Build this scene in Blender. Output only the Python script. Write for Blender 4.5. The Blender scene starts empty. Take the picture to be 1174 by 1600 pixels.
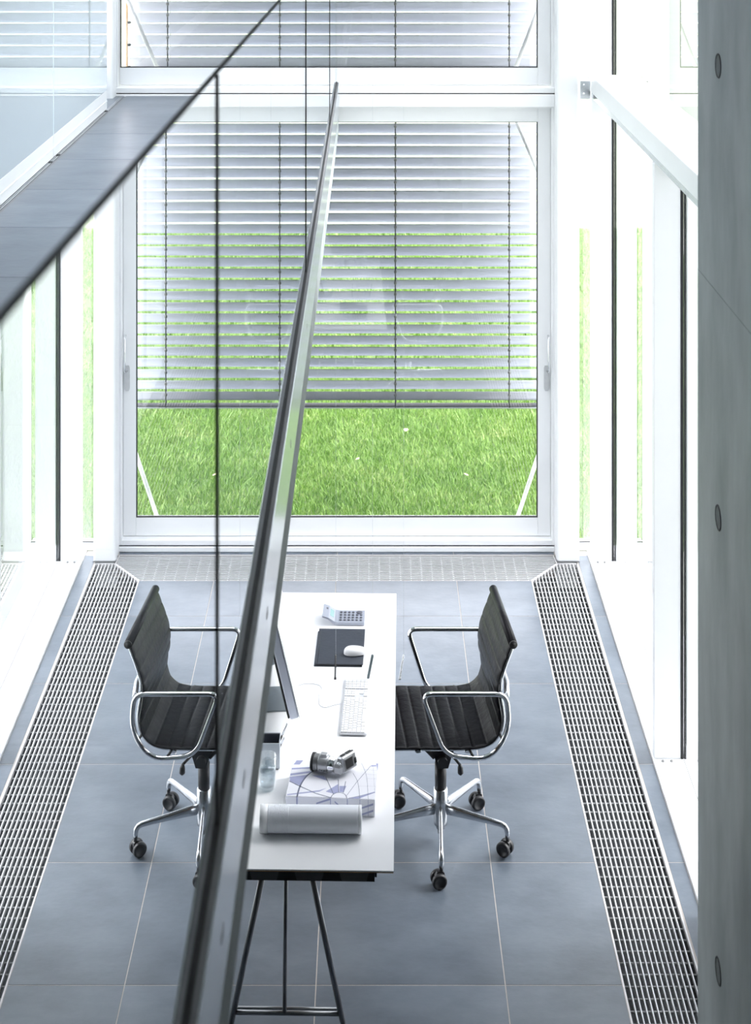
import bpy, math, random
import numpy as np
from mathutils import Matrix, Vector
random.seed(7); rng = np.random.default_rng(7)
PI = math.pi
sc = bpy.context.scene
col = sc.collection

# ------------------------------------------------------------------ camera, world, exposure
H = 4.4                       # eye height above the lower floor
F = 2397.0                    # focal length in pixels of the 1174x1600 frame
cd = bpy.data.cameras.new('camera'); cam = bpy.data.objects.new('camera', cd); col.objects.link(cam)
cam.location = (0, 0, H); cam.rotation_euler = (PI/2, 0, 0)
cd.sensor_fit = 'HORIZONTAL'; cd.sensor_width = 36.0; cd.lens = F/1174*36
cd.shift_x = 7/1174; cd.shift_y = -1005/1174
cd.clip_start = 0.05; cd.clip_end = 400
cd.dof.use_dof = True; cd.dof.focus_distance = 7.6; cd.dof.aperture_fstop = 9.0
sc.camera = cam
w = bpy.data.worlds.new('sky'); sc.world = w; w.use_nodes = True
bg = w.node_tree.nodes['Background']
bg.inputs['Color'].default_value = (0.93, 0.94, 1.0, 1); bg.inputs['Strength'].default_value = 3.0
sun = bpy.data.lights.new('hazy_sun', 'SUN'); so = bpy.data.objects.new('hazy_sun', sun); col.objects.link(so)
sun.energy = 3.2; sun.angle = math.radians(25); sun.color = (1, .975, .965)
so.rotation_euler = Vector((-.80, -.22, -.75)).to_track_quat('-Z', 'Y').to_euler()
sc.view_settings.view_transform = 'Standard'; sc.view_settings.look = 'None'
sc.view_settings.gamma = 1; sc.view_settings.use_curve_mapping = False
sc.view_settings.exposure = 0.88
sc.cycles.use_denoising = True
sc.cycles.max_bounces = 16; sc.cycles.diffuse_bounces = 5; sc.cycles.glossy_bounces = 6
sc.cycles.transparent_max_bounces = 24; sc.cycles.transmission_bounces = 12
sc.cycles.caustics_reflective = True; sc.cycles.sample_clamp_indirect = 8

MX = -0.221                   # plane of the glass balustrade = axis of symmetry of the building
def mir(x): return 2*MX - x
def flo(px, py, z=0.0):       # point seen at a pixel on the horizontal level z
    y = F*(H-z)/(py+205.0); return (px-580)*y/F, y
TZ = 0.75                     # desk height
def tab(px, py): return flo(px, py, TZ)

# ------------------------------------------------------------------ materials
def nt(name):
    m = bpy.data.materials.new(name); m.use_nodes = True
    return m, m.node_tree, m.node_tree.nodes['Principled BSDF']
def mat(name, c, rough=.5, metal=0, spec=.5, var=0.0, scale=8, bump=0.0, bscale=60, stretch=(1,1,1), coat=0, sheen=0):
    m, t, b = nt(name)
    b.inputs['Base Color'].default_value = (*c, 1); b.inputs['Roughness'].default_value = rough
    b.inputs['Metallic'].default_value = metal; b.inputs['Specular IOR Level'].default_value = spec
    b.inputs['Coat Weight'].default_value = coat
    tc = t.nodes.new('ShaderNodeTexCoord'); mp = t.nodes.new('ShaderNodeMapping')
    mp.inputs['Scale'].default_value = stretch
    t.links.new(tc.outputs['Object'], mp.inputs['Vector'])
    if var > 0:
        n = t.nodes.new('ShaderNodeTexNoise'); n.inputs['Scale'].default_value = scale
        n.inputs['Detail'].default_value = 6; n.inputs['Roughness'].default_value = .6
        t.links.new(mp.outputs['Vector'], n.inputs['Vector'])
        r = t.nodes.new('ShaderNodeMapRange'); r.inputs['From Min'].default_value = .3; r.inputs['From Max'].default_value = .7
        r.inputs['To Min'].default_value = 1-var; r.inputs['To Max'].default_value = 1+var
        t.links.new(n.outputs['Fac'], r.inputs['Value'])
        v = t.nodes.new('ShaderNodeVectorMath'); v.operation = 'SCALE'; v.inputs[0].default_value = c
        t.links.new(r.outputs['Result'], v.inputs['Scale']); t.links.new(v.outputs['Vector'], b.inputs['Base Color'])
    if bump > 0:
        n2 = t.nodes.new('ShaderNodeTexNoise'); n2.inputs['Scale'].default_value = bscale; n2.inputs['Detail'].default_value = 5
        t.links.new(mp.outputs['Vector'], n2.inputs['Vector'])
        bu = t.nodes.new('ShaderNodeBump'); bu.inputs['Strength'].default_value = bump; bu.inputs['Distance'].default_value = .004
        t.links.new(n2.outputs['Fac'], bu.inputs['Height']); t.links.new(bu.outputs['Normal'], b.inputs['Normal'])
    return m
def pane_mat(name, ior, tint=(1,1,1)):
    m, t, b = nt(name); t.nodes.remove(b)
    o = t.nodes['Material Output']; mix = t.nodes.new('ShaderNodeMixShader'); f = t.nodes.new('ShaderNodeFresnel')
    g = t.nodes.new('ShaderNodeBsdfGlossy'); g.inputs['Roughness'].default_value = 0.0
    g.inputs['Color'].default_value = (1,1,1,1)
    tr = t.nodes.new('ShaderNodeBsdfTransparent'); tr.inputs['Color'].default_value = (*tint, 1)
    f.inputs['IOR'].default_value = ior
    t.links.new(f.outputs[0], mix.inputs[0]); t.links.new(tr.outputs[0], mix.inputs[1]); t.links.new(g.outputs[0], mix.inputs[2])
    t.links.new(mix.outputs[0], o.inputs[0]); return m
def coated_mat(name, lo, hi, base='clear', c=(1,1,1), gcol=(1,1,1)):      # mirror-coated glass: reflects more and more towards grazing
    m, t, b = nt(name); t.nodes.remove(b)
    o = t.nodes['Material Output']; mix = t.nodes.new('ShaderNodeMixShader'); f = t.nodes.new('ShaderNodeLayerWeight')
    f.inputs['Blend'].default_value = .5
    r = t.nodes.new('ShaderNodeMapRange'); r.inputs['From Min'].default_value = 0; r.inputs['From Max'].default_value = .85
    r.inputs['To Min'].default_value = lo; r.inputs['To Max'].default_value = hi
    g = t.nodes.new('ShaderNodeBsdfGlossy'); g.inputs['Roughness'].default_value = 0.0; g.inputs['Color'].default_value = (*gcol, 1)
    if base == 'clear':
        tr = t.nodes.new('ShaderNodeBsdfTransparent')
    else:
        tr = t.nodes.new('ShaderNodeBsdfDiffuse')
    tr.inputs['Color'].default_value = (*c, 1)
    t.links.new(f.outputs['Facing'], r.inputs['Value']); t.links.new(r.outputs['Result'], mix.inputs[0])
    t.links.new(tr.outputs[0], mix.inputs[1]); t.links.new(g.outputs[0], mix.inputs[2])
    t.links.new(mix.outputs[0], o.inputs[0]); return m
M = {}
def slate():
    m, t, b = nt('slate_tile')
    b.inputs['Roughness'].default_value = .33; b.inputs['Specular IOR Level'].default_value = 1.0
    tc = t.nodes.new('ShaderNodeTexCoord'); oi = t.nodes.new('ShaderNodeObjectInfo')
    n = t.nodes.new('ShaderNodeTexNoise'); n.inputs['Scale'].default_value = 3.2; n.inputs['Detail'].default_value = 7; n.inputs['Roughness'].default_value = .62
    n2 = t.nodes.new('ShaderNodeTexNoise'); n2.inputs['Scale'].default_value = 26; n2.inputs['Detail'].default_value = 4
    ad = t.nodes.new('ShaderNodeVectorMath'); ad.operation = 'MULTIPLY_ADD'
    ad.inputs[1].default_value = (1, 1.6, 1)
    cb = t.nodes.new('ShaderNodeCombineXYZ'); mu = t.nodes.new('ShaderNodeMath'); mu.operation = 'MULTIPLY'; mu.inputs[1].default_value = 9
    t.links.new(oi.outputs['Random'], mu.inputs[0]); t.links.new(mu.outputs[0], cb.inputs[2])
    t.links.new(tc.outputs['Object'], ad.inputs[0]); t.links.new(cb.outputs[0], ad.inputs[2])
    t.links.new(ad.outputs[0], n.inputs['Vector']); t.links.new(ad.outputs[0], n2.inputs['Vector'])
    cr = t.nodes.new('ShaderNodeValToRGB')
    cr.color_ramp.elements[0].position = .3; cr.color_ramp.elements[0].color = (.085, .107, .138, 1)
    cr.color_ramp.elements[1].position = .72; cr.color_ramp.elements[1].color = (.150, .180, .220, 1)
    t.links.new(n.outputs['Fac'], cr.inputs[0])
    mr = t.nodes.new('ShaderNodeMapRange'); mr.inputs['To Min'].default_value = .88; mr.inputs['To Max'].default_value = 1.10
    t.links.new(oi.outputs['Random'], mr.inputs['Value'])
    v = t.nodes.new('ShaderNodeVectorMath'); v.operation = 'SCALE'
    t.links.new(cr.outputs[0], v.inputs[0]); t.links.new(mr.outputs[0], v.inputs['Scale']); t.links.new(v.outputs[0], b.inputs['Base Color'])
    bu = t.nodes.new('ShaderNodeBump'); bu.inputs['Strength'].default_value = .22; bu.inputs['Distance'].default_value = .003
    t.links.new(n2.outputs['Fac'], bu.inputs['Height']); t.links.new(bu.outputs['Normal'], b.inputs['Normal'])
    return m
M['slate'] = slate()
M['grout'] = mat('pale_grout', (.50,.46,.43), .9, var=.08, scale=30)
M['white'] = mat('white_lacquered_aluminium', (.84,.85,.86), .38, var=.02, scale=3)
M['alu'] = mat('satin_aluminium', (.70,.73,.77), .22, 1, var=.05, scale=20)
M['galv'] = mat('galvanised_steel', (.62,.63,.64), .45, .7, var=.08, scale=25)
M['grate'] = mat('anodised_grate_aluminium', (.83,.83,.84), .4, .35, var=.04, scale=40)
M['rod'] = mat('dull_cross_rod_steel', (.42,.43,.44), .5, .4, var=.05, scale=40)
M['gframe'] = mat('grate_border_metal', (.74,.72,.72), .5, .3, var=.03, scale=30)
M['chrome'] = mat('polished_aluminium', (.86,.87,.89), .09, 1, var=.02, scale=12)
M['cast'] = mat('cast_aluminium', (.60,.62,.65), .26, 1, var=.06, scale=18)
M['black'] = mat('black_plastic', (.018,.018,.02), .45, var=.1, scale=30)
M['gasket'] = mat('black_rubber_gasket', (.012,.012,.014), .6, var=.1, scale=30)
M['clamp'] = mat('dark_bronze_clamp', (.26,.265,.27), .5, .5, var=.1, scale=20)
M['leather'] = mat('black_leather', (.007,.007,.009), .36, spec=.14, var=.15, scale=14, bump=.5, bscale=34)
M['frame_dark'] = mat('dark_grey_tube', (.26,.27,.285), .32, .75, var=.05, scale=20)
M['desk'] = mat('white_laminate', (.86,.865,.88), .42, var=.01, scale=4)
M['ply'] = mat('plywood_edge', (.45,.25,.11), .6, var=.15, scale=40)
M['concrete'] = None
M['slat'] = mat('grey_blind_slat', (.64,.66,.74), .42, .1, var=.03, scale=5)
M['cord'] = mat('blind_cord', (.03,.03,.035), .7, var=.1, scale=30)
M['lead'] = mat('clip_metal', (.25,.25,.24), .4, .6, var=.1, scale=30)
M['pane'] = pane_mat('window_glass', 1.66, (.98,.98,.98))
M['paneside'] = coated_mat('side_glazing_glass', .14, .88, 'clear', (.985,.985,.985), (.99,.99,1))
M['mirror'] = coated_mat('coated_balustrade_glass', .10, .90, 'clear', (.93,.97,.96), (.97,.985,1))
M['clear'] = coated_mat('balustrade_glass_rear', 0, 0.02, 'clear', (.97,.99,.98))
M['gedge'] = mat('green_glass_edge', (.015,.02,.021), .6, spec=.08, var=.1, scale=20)
M['backpaint'] = coated_mat('satin_white_glass', .05, .60, 'diffuse', (.74,.82,.86), (.92,.95,.97))
M['pit'] = mat('dark_convector_pit', (.05,.055,.06), .7, var=.2, scale=10)
M['orange'] = mat('cedar_guide', (.72,.45,.28), .5, var=.1, scale=20)
M['plaster'] = mat('white_plaster', (.8,.8,.8), .8, var=.02, scale=6)
M['greywall'] = mat('grey_render', (.22,.23,.24), .8, var=.1, scale=3)
M['gravel'] = mat('pale_gravel', (.50,.53,.44), .9, var=.22, scale=22, bump=.6, bscale=60)
M['soil'] = mat('lawn_soil', (.10,.17,.035), .95, var=.3, scale=25, bump=.6, bscale=50)
def grassm():
    m, t, b = nt('grass_blade'); b.inputs['Roughness'].default_value = .55
    tc = t.nodes.new('ShaderNodeTexCoord')
    n = t.nodes.new('ShaderNodeTexNoise'); n.inputs['Scale'].default_value = 45; n.inputs['Detail'].default_value = 2
    n2 = t.nodes.new('ShaderNodeTexNoise'); n2.inputs['Scale'].default_value = 2.2; n2.inputs['Detail'].default_value = 3
    t.links.new(tc.outputs['Object'], n.inputs['Vector']); t.links.new(tc.outputs['Object'], n2.inputs['Vector'])
    cr = t.nodes.new('ShaderNodeValToRGB'); e = cr.color_ramp.elements
    e[0].position = .32; e[0].color = (.11,.23,.025,1); e[1].position = .70; e[1].color = (.48,.54,.22,1)
    x = e.new(.52); x.color = (.20,.36,.055,1)
    mx = t.nodes.new('ShaderNodeMath'); mx.operation = 'MULTIPLY_ADD'; mx.inputs[1].default_value = .35; 
    mx2 = t.nodes.new('ShaderNodeMath'); mx2.operation = 'MULTIPLY'; mx2.inputs[1].default_value = .65
    t.links.new(n.outputs['Fac'], mx2.inputs[0]); t.links.new(n2.outputs['Fac'], mx.inputs[0]); t.links.new(mx2.outputs[0], mx.inputs[2])
    t.links.new(mx.outputs[0], cr.inputs[0]); t.links.new(cr.outputs[0], b.inputs['Base Color'])
    return m
M['grass'] = grassm()
def concm():
    m, t, b = nt('fairfaced_concrete'); b.inputs['Roughness'].default_value = .62
    tc = t.nodes.new('ShaderNodeTexCoord'); mp = t.nodes.new('ShaderNodeMapping'); mp.inputs['Scale'].default_value = (1,2.2,.8)
    t.links.new(tc.outputs['Object'], mp.inputs['Vector'])
    n = t.nodes.new('ShaderNodeTexNoise'); n.inputs['Scale'].default_value = 1.6; n.inputs['Detail'].default_value = 8; n.inputs['Roughness'].default_value = .6
    n2 = t.nodes.new('ShaderNodeTexNoise'); n2.inputs['Scale'].default_value = 45; n2.inputs['Detail'].default_value = 3
    t.links.new(mp.outputs[0], n.inputs['Vector']); t.links.new(mp.outputs[0], n2.inputs['Vector'])
    cr = t.nodes.new('ShaderNodeValToRGB'); e = cr.color_ramp.elements
    e[0].position = .3; e[0].color = (.27,.30,.31,1); e[1].position = .7; e[1].color = (.52,.56,.565,1)
    t.links.new(n.outputs['Fac'], cr.inputs[0]); t.links.new(cr.outputs[0], b.inputs['Base Color'])
    bu = t.nodes.new('ShaderNodeBump'); bu.inputs['Strength'].default_value = .25; bu.inputs['Distance'].default_value = .003
    t.links.new(n2.outputs['Fac'], bu.inputs['Height']); t.links.new(bu.outputs['Normal'], b.inputs['Normal'])
    return m
M['concrete'] = concm()
M['conc_dark'] = mat('concrete_plug', (.145,.16,.165), .8, var=.2, scale=40)
M['conc_line'] = mat('concrete_ring_shadow_gap', (.06,.065,.07), .9, var=.2, scale=40)

# ------------------------------------------------------------------ mesh builder
WM = {}
class MB:
    def __init__(s): s.v = []; s.f = []; s.sm = []; s.mi = []; s.cm = 0
    def add(s, vs, fs, smooth=False):
        o = len(s.v); s.v += [tuple(v) for v in vs]
        for f in fs: s.f.append([i+o for i in f]); s.sm.append(smooth); s.mi.append(s.cm)
        return s
    def box(s, x0, x1, y0, y1, z0, z1, bev=0):
        if x0 > x1: x0, x1 = x1, x0
        if bev <= 0:
            vs = [(x,y,z) for z in (z0,z1) for y in (y0,y1) for x in (x0,x1)]
            return s.add(vs, [(0,2,3,1),(4,5,7,6),(0,1,5,4),(1,3,7,5),(3,2,6,7),(2,0,4,6)])
        b = min(bev, (x1-x0)/2.01, (y1-y0)/2.01, (z1-z0)/2.01); vs = []
        X = (x0,x1); Y = (y0,y1); Z = (z0,z1); idx = {}
        for i in (0,1):
            for j in (0,1):
                for k in (0,1):
                    sx, sy, sz = (1,-1)[i], (1,-1)[j], (1,-1)[k]
                    idx[i,j,k,0] = len(vs); vs.append((X[i], Y[j]+sy*b, Z[k]+sz*b))
                    idx[i,j,k,1] = len(vs); vs.append((X[i]+sx*b, Y[j], Z[k]+sz*b))
                    idx[i,j,k,2] = len(vs); vs.append((X[i]+sx*b, Y[j]+sy*b, Z[k]))
        fs = []
        q = lambda *a: fs.append([idx[t] for t in a])
        for i in (0,1): q((i,0,0,0),(i,1,0,0),(i,1,1,0),(i,0,1,0))
        for j in (0,1): q((0,j,0,1),(1,j,0,1),(1,j,1,1),(0,j,1,1))
        for k in (0,1): q((0,0,k,2),(1,0,k,2),(1,1,k,2),(0,1,k,2))
        for i in (0,1):
            for j in (0,1): q((i,j,0,0),(i,j,1,0),(i,j,1,1),(i,j,0,1))
        for i in (0,1):
            for k in (0,1): q((i,0,k,0),(i,1,k,0),(i,1,k,2),(i,0,k,2))
        for j in (0,1):
            for k in (0,1): q((0,j,k,1),(1,j,k,1),(1,j,k,2),(0,j,k,2))
        for i in (0,1):
            for j in (0,1):
                for k in (0,1): q((i,j,k,0),(i,j,k,1),(i,j,k,2))
        return s.add(vs, fs)
    def prism(s, pts, z0, z1):          # pts xy outline ccw
        n = len(pts); vs = [(x,y,z0) for x,y in pts]+[(x,y,z1) for x,y in pts]
        fs = [list(range(n))[::-1], list(range(n,2*n))]+[(i,(i+1)%n,n+(i+1)%n,n+i) for i in range(n)]
        return s.add(vs, fs)
    def extr(s, pts, a0, a1, axis='y'):  # pts (u,z) outline extruded along axis
        n = len(pts)
        f = (lambda u,z,a: (u,a,z)) if axis == 'y' else (lambda u,z,a: (a,u,z))
        vs = [f(u,z,a0) for u,z in pts]+[f(u,z,a1) for u,z in pts]
        return s.add(vs, [list(range(n))[::-1], list(range(n,2*n))]+[(i,(i+1)%n,n+(i+1)%n,n+i) for i in range(n)])
    def tube(s, path, r, n=10, closed=False, smooth=True, flat=None):
        P = [Vector(p) for p in path]; m = len(P)
        R = r if isinstance(r, (list,tuple)) else [r]*m
        rings = []; up = None
        for i in range(m):
            if closed: t = P[(i+1)%m]-P[i-1]
            else: t = P[min(i+1,m-1)]-P[max(i-1,0)]
            t.normalize()
            if up is None:
                up = Vector((0,0,1)) if abs(t.z) < .9 else Vector((1,0,0))
            a = t.cross(up).normalized(); b = a.cross(t).normalized(); up = b
            rr = R[i]; ra, rb = (rr if isinstance(rr, tuple) else (rr, rr))
            rings.append([P[i]+a*ra*math.cos(2*PI*k/n)+b*rb*math.sin(2*PI*k/n) for k in range(n)])
        o = len(s.v); s.v += [tuple(v) for rg in rings for v in rg]
        M_ = m if closed else m-1
        for i in range(M_):
            j = (i+1) % m
            for k in range(n):
                s.f.append([o+i*n+k, o+i*n+(k+1)%n, o+j*n+(k+1)%n, o+j*n+k]); s.sm.append(smooth); s.mi.append(s.cm)
        if not closed:
            s.f.append([o+k for k in range(n)][::-1]); s.sm.append(False); s.mi.append(s.cm)
            s.f.append([o+(m-1)*n+k for k in range(n)]); s.sm.append(False); s.mi.append(s.cm)
        return s
    def cyl(s, c0, c1, r, n=16): return s.tube([c0, c1], r, n)
    def lathe(s, prof, n=28, c=(0,0,0), axis='z', smooth=True):   # prof [(r,h)]
        rings = []
        for r, h in prof:
            for k in range(n):
                a = 2*PI*k/n; u, v = r*math.cos(a), r*math.sin(a)
                p = (u,v,h) if axis == 'z' else ((h,u,v) if axis == 'x' else (v,h,u))
                rings.append((p[0]+c[0], p[1]+c[1], p[2]+c[2]))
        o = len(s.v); s.v += rings; m = len(prof)
        for i in range(m-1):
            for k in range(n):
                s.f.append([o+i*n+k, o+i*n+(k+1)%n, o+(i+1)*n+(k+1)%n, o+(i+1)*n+k]); s.sm.append(smooth); s.mi.append(s.cm)
        if prof[0][0] > 1e-6: s.f.append([o+k for k in range(n)][::-1]); s.sm.append(False); s.mi.append(s.cm)
        if prof[-1][0] > 1e-6: s.f.append([o+(m-1)*n+k for k in range(n)]); s.sm.append(False); s.mi.append(s.cm)
        return s
    def sheet(s, grid, thick=None, smooth=True):   # grid[i][j] points
        m, n = len(grid), len(grid[0])
        return s.add([p for row in grid for p in row], [(i*n+j, i*n+j+1, (i+1)*n+j+1, (i+1)*n+j) for i in range(m-1) for j in range(n-1)], smooth)
    def build(s, name, material, parent=None, world=False, kind=None, label=None, cat=None, group=None, fix=True):
        me = bpy.data.meshes.new(name)
        v = s.v
        if world and parent is not None:
            inv = WM[parent.name].inverted(); v = [tuple(inv @ Vector(p)) for p in v]
        me.from_pydata(v, [], s.f)
        mats = material if isinstance(material, (list, tuple)) else [material]
        for m in mats: me.materials.append(m)
        me.polygons.foreach_set('use_smooth', s.sm)
        if len(mats) > 1: me.polygons.foreach_set('material_index', s.mi)
        if fix:
            import bmesh
            bm = bmesh.new(); bm.from_mesh(me); bmesh.ops.recalc_face_normals(bm, faces=bm.faces); bm.to_mesh(me); bm.free()
        me.update()
        o = bpy.data.objects.new(name, me); col.objects.link(o)
        if parent is not None: o.parent = parent
        WM[o.name] = (WM[parent.name] if parent is not None else Matrix.Identity(4))
        tag(o, label, cat, group, kind); return o
def tag(o, label=None, cat=None, group=None, kind=None):
    if label: o['label'] = label
    if cat: o['category'] = cat
    if group: o['group'] = group
    if kind: o['kind'] = kind
    return o
def empty(name, loc=(0,0,0), rz=0, label=None, cat=None, kind=None, group=None):
    o = bpy.data.objects.new(name, None); col.objects.link(o); o.location = loc; o.rotation_euler = (0,0,rz)
    o.empty_display_size = .05
    WM[o.name] = Matrix.Translation(loc) @ Matrix.Rotation(rz, 4, 'Z')
    return tag(o, label, cat, group, kind)
def B(*a, bev=0): return MB().box(*a, bev=bev)
def dup(src, parent, loc):
    c = src.copy(); col.objects.link(c); c.parent = parent; c.location = loc; return c
def S(name, mb, m, parent=None, world=False):
    return mb.build(name, m, parent, world, kind=None if parent else 'structure')
def arc(cx, cy, r, a0, a1, n):
    return [(cx+r*math.cos(a0+(a1-a0)*i/n), cy+r*math.sin(a0+(a1-a0)*i/n)) for i in range(n+1)]
def spline(pts, n):
    P = [Vector(p) for p in pts]; P = [P[0]*2-P[1]]+P+[P[-1]*2-P[-2]]; out = []
    for i in range(1, len(P)-2):
        for k in range(n):
            t = k/n; a, b, c, d = P[i-1], P[i], P[i+1], P[i+2]
            out.append(.5*((2*b)+(c-a)*t+(2*a-5*b+4*c-d)*t*t+(3*b-a-3*c+d)*t**3))
    out.append(P[-2]); return out

# ------------------------------------------------------------------ ground outside
S('ground', B(-60, 60, 19.0, 140, -.4, -.1), mat('rough_verge', (.33,.38,.24), .9, var=.35, scale=3, bump=.6, bscale=20))
S('terrace_right', MB().box(1.80, 14, -4, 10.02, -.3, -.06).box(3.6, 14, 10.0201, 19, -.3, -.056), M['gravel'])
S('terrace_left', MB().box(-14, -2.24, -4, 10.02, -.3, -.06).box(-14, -4.0, 10.0201, 19, -.3, -.056), M['gravel'])
S('lawn_bed', B(-4.0, 3.6, 10.02, 19.0, -.4, -.05), M['soil'])
def grass(n, y0, y1, x0, x1, h0, h1, wd):
    x = rng.uniform(x0, x1, n); y = rng.uniform(y0, y1, n); h = rng.uniform(h0, h1, n); a = rng.uniform(0, 2*PI, n)
    ln = rng.uniform(.2, .9, n)*h; la = rng.uniform(0, 2*PI, n); ww = wd*rng.uniform(.6, 1.2, n)
    dx, dy = np.cos(a)*ww/2, np.sin(a)*ww/2; z0 = np.full(n, -.052)
    mx_, my_ = x+np.cos(la)*ln*.35, y+np.sin(la)*ln*.35
    v = np.stack([np.stack([x-dx, y-dy, z0],1), np.stack([x+dx, y+dy, z0],1),
                  np.stack([mx_+dx*.8, my_+dy*.8, z0+h*.6],1), np.stack([mx_-dx*.8, my_-dy*.8, z0+h*.6],1),
                  np.stack([x+np.cos(la)*ln, y+np.sin(la)*ln, z0+h],1)], 1).reshape(-1,3)
    return v
V = np.concatenate([grass(70000, 10.12, 13.6, -2.5, 2.7, .035, .075, .0075), grass(26000, 13.6, 18.9, -3.6, 3.58, .05, .09, .014)])
nb = len(V)//5
me = bpy.data.meshes.new('grass'); i5 = np.arange(nb)*5
me.vertices.add(len(V)); me.vertices.foreach_set('co', V.ravel())
quads = np.stack([i5,i5+1,i5+2,i5+3],1); tris = np.stack([i5+3,i5+2,i5+4],1)
me.loops.add(nb*7); me.loops.foreach_set('vertex_index', np.concatenate([quads.ravel(), tris.ravel()]).astype(np.int32))
me.polygons.add(nb*2)
me.polygons.foreach_set('loop_start', np.concatenate([np.arange(nb)*4, nb*4+np.arange(nb)*3]).astype(np.int32))
me.update(calc_edges=True); me.materials.append(M['grass'])
g = bpy.data.objects.new('grass', me); col.objects.link(g)
tag(g, 'short bright green lawn outside the sliding windows', 'grass', None, 'stuff')
leaf = mat('dry_leaf', (.75,.62,.42), .7, var=.2, scale=60)
for i, (px, py) in enumerate([(634,674), (728,745), (300,713), (560,720)]):
    x, y = flo(px, py, .0)
    mb = MB().sheet([[(dx*.02*(1-abs(dy)*.5), dy*.016+dx*.004, .012+.006*abs(dx)) for dx in (-1,-.3,.4,1)] for dy in (-1,0,1)])
    o = mb.build('fallen_leaf', leaf, None, cat='leaf', label=['pale dry leaf on the lawn just under the blind', 'small pale leaf on the lawn near the right brace', 'pale leaf on the lawn at the far left side', 'tiny pale leaf on the middle of the lawn'][i])
    o.location = (x, y, 0.0); o.rotation_euler = (.3, .2, i*1.3)

# ------------------------------------------------------------------ lower floor
S('floor_slab', B(-2.2, 1.78, -3, 9.90, -.5, -.16), M['greywall'])
floor = empty('floor', (0,0,0), kind='structure')
GX0, GX1 = .992, 1.309            # right convector grate, x range
g0 = .0022
xl = [-1.434, -.964, -.217, .53, .992]
rows = [9.48] + [9.033-.7465*k for k in range(0, 11)]
rows = rows[:-1]
mb = MB()
mb.box(mir(GX0), GX0, -3, 9.48, -.16, -.0012)            # bedding under the tiles
mb.box(GX1, 1.39, -3, 9.90, -.16, -.0012); mb.box(mir(1.39), mir(GX1), -3, 9.90, -.16, -.0012)
mb.box(mir(GX1), GX1, 9.83, 9.90, -.16, -.0012)
mb.build('grout', M['grout'], floor)
def tile(x0, x1, y0, y1):
    B(x0+g0, x1-g0, y0+g0, y1-g0, -.0035, 0, bev=.0004).build('tile', M['slate'], floor)
for a, b in zip(rows[1:], rows[:-1]):
    for x0, x1 in zip(xl[:-1], xl[1:]): tile(x0, x1, a, b)
rr2 = [9.83] + rows[1:]
for a, b in zip(rr2[1:], rr2[:-1]):
    tile(GX1+.006, 1.39, a, b); tile(mir(1.39), mir(GX1)-.006, a, b)
for x0, x1 in ((-1.62,-.964), (-.964,-.217), (-.217,.53), (.53,1.177)): tile(x0, x1, 9.842, 9.898)

# convector grates let into the floor: border, long bars, cross rods, pit
def side_grate(sgn, label):
    X = (lambda x: x) if sgn > 0 else mir
    t = empty('floor_grate', (X(1.15), 6.9, -.15), 0, label, 'floor grate')
    y0 = 4.42
    out = [(GX0, y0), (GX1, y0), (GX1, 9.715), (1.18, 9.715), (GX0, 9.48)]
    bw = .007
    mb = MB()
    def strip(a, b):
        a, b = Vector((*a,)), Vector((*b,)); d = (b-a).normalized(); n = Vector((-d.y, d.x))*bw
        pts = [a, b, b+n, a+n]; pts = [(X(p.x), p.y) for p in pts]
        mb.prism(pts if sgn > 0 else pts[::-1], -.022, .0012)
    for i in range(5): strip(out[i], out[(i+1)%5])
    mb.build('border', M['gframe'], t, True)
    MB().box(X(GX0), X(GX1), y0, 9.48, -.15, -.145).prism([(X(p[0]), p[1]) for p in ((GX0,9.48),(GX1,9.48),(GX1,9.715),(1.18,9.715))], -.15, -.145).build('pit_floor', M['pit'], t, True)
    mb = MB(); mb.box(X(GX0), X(GX0+.003), y0, 9.48, -.145, -.022); mb.box(X(GX1-.003), X(GX1), y0, 9.71, -.145, -.022); mb.build('pit_wall', M['pit'], t, True)
    n = 14; p = (GX1-GX0-2*bw)/n
    for i in range(n+1):
        x = GX0+bw+p*i
        if i in (0, n): continue
        ye = 9.48+(x-GX0)/(1.18-GX0)*.235-.009 if x < 1.18 else 9.707
        B(X(x-.0022), X(x+.0022), y0+bw, ye, -.018, 0).build('grate_bar', M['grate'], t, True)
    pr = MB().tube([(GX0+.004,0,-.013), (GX1-.004,0,-.013)], .0036, 6)
    proto = None; k = 0; y = y0+.05
    while y < 9.70:
        x0 = GX0+.004 if y < 9.48 else GX0+(y-9.48)/.235*(1.18-GX0)+.006
        x1 = GX1-.004
        if proto is None or y >= 9.48:
            o = MB().tube([(X(x0),y,-.013), (X(x1),y,-.013)], .0036, 6).build('cross_rod', M['rod'], t, True)
            if proto is None: proto = o; py0 = y
        else: dup(proto, t, (0, y-py0, 0))
        y += .066
side_grate(1, 'long metal floor grate in front of the right glass wall')
side_grate(-1, 'long metal floor grate along the left glass wall, seen mirrored in the balustrade glass')
t = empty('floor_grate', (MX, 9.65, -.15), 0, 'long metal floor grate across the foot of the sliding window', 'floor grate')
out = [(mir(GX0),9.48), (GX0,9.48), (1.18,9.715), (1.172,9.835), (mir(1.172),9.835), (mir(1.18),9.715)]
mb = MB(); bw = .006
for i in range(6):
    a, b = Vector(out[i]), Vector(out[(i+1)%6]); d = (b-a).normalized(); nn = Vector((-d.y, d.x))*bw
    mb.prism([tuple(a), tuple(b), tuple(b+nn), tuple(a+nn)], -.022, .0012)
mb.build('border', M['gframe'], t, True)
MB().prism(out, -.15, -.145).build('pit_floor', M['pit'], t, True)
mb = MB(); mb.box(mir(GX0), GX0, 9.48, 9.483, -.145, -.022); mb.box(mir(1.17), 1.17, 9.832, 9.835, -.145, -.022); mb.build('pit_wall', M['pit'], t, True)
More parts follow.
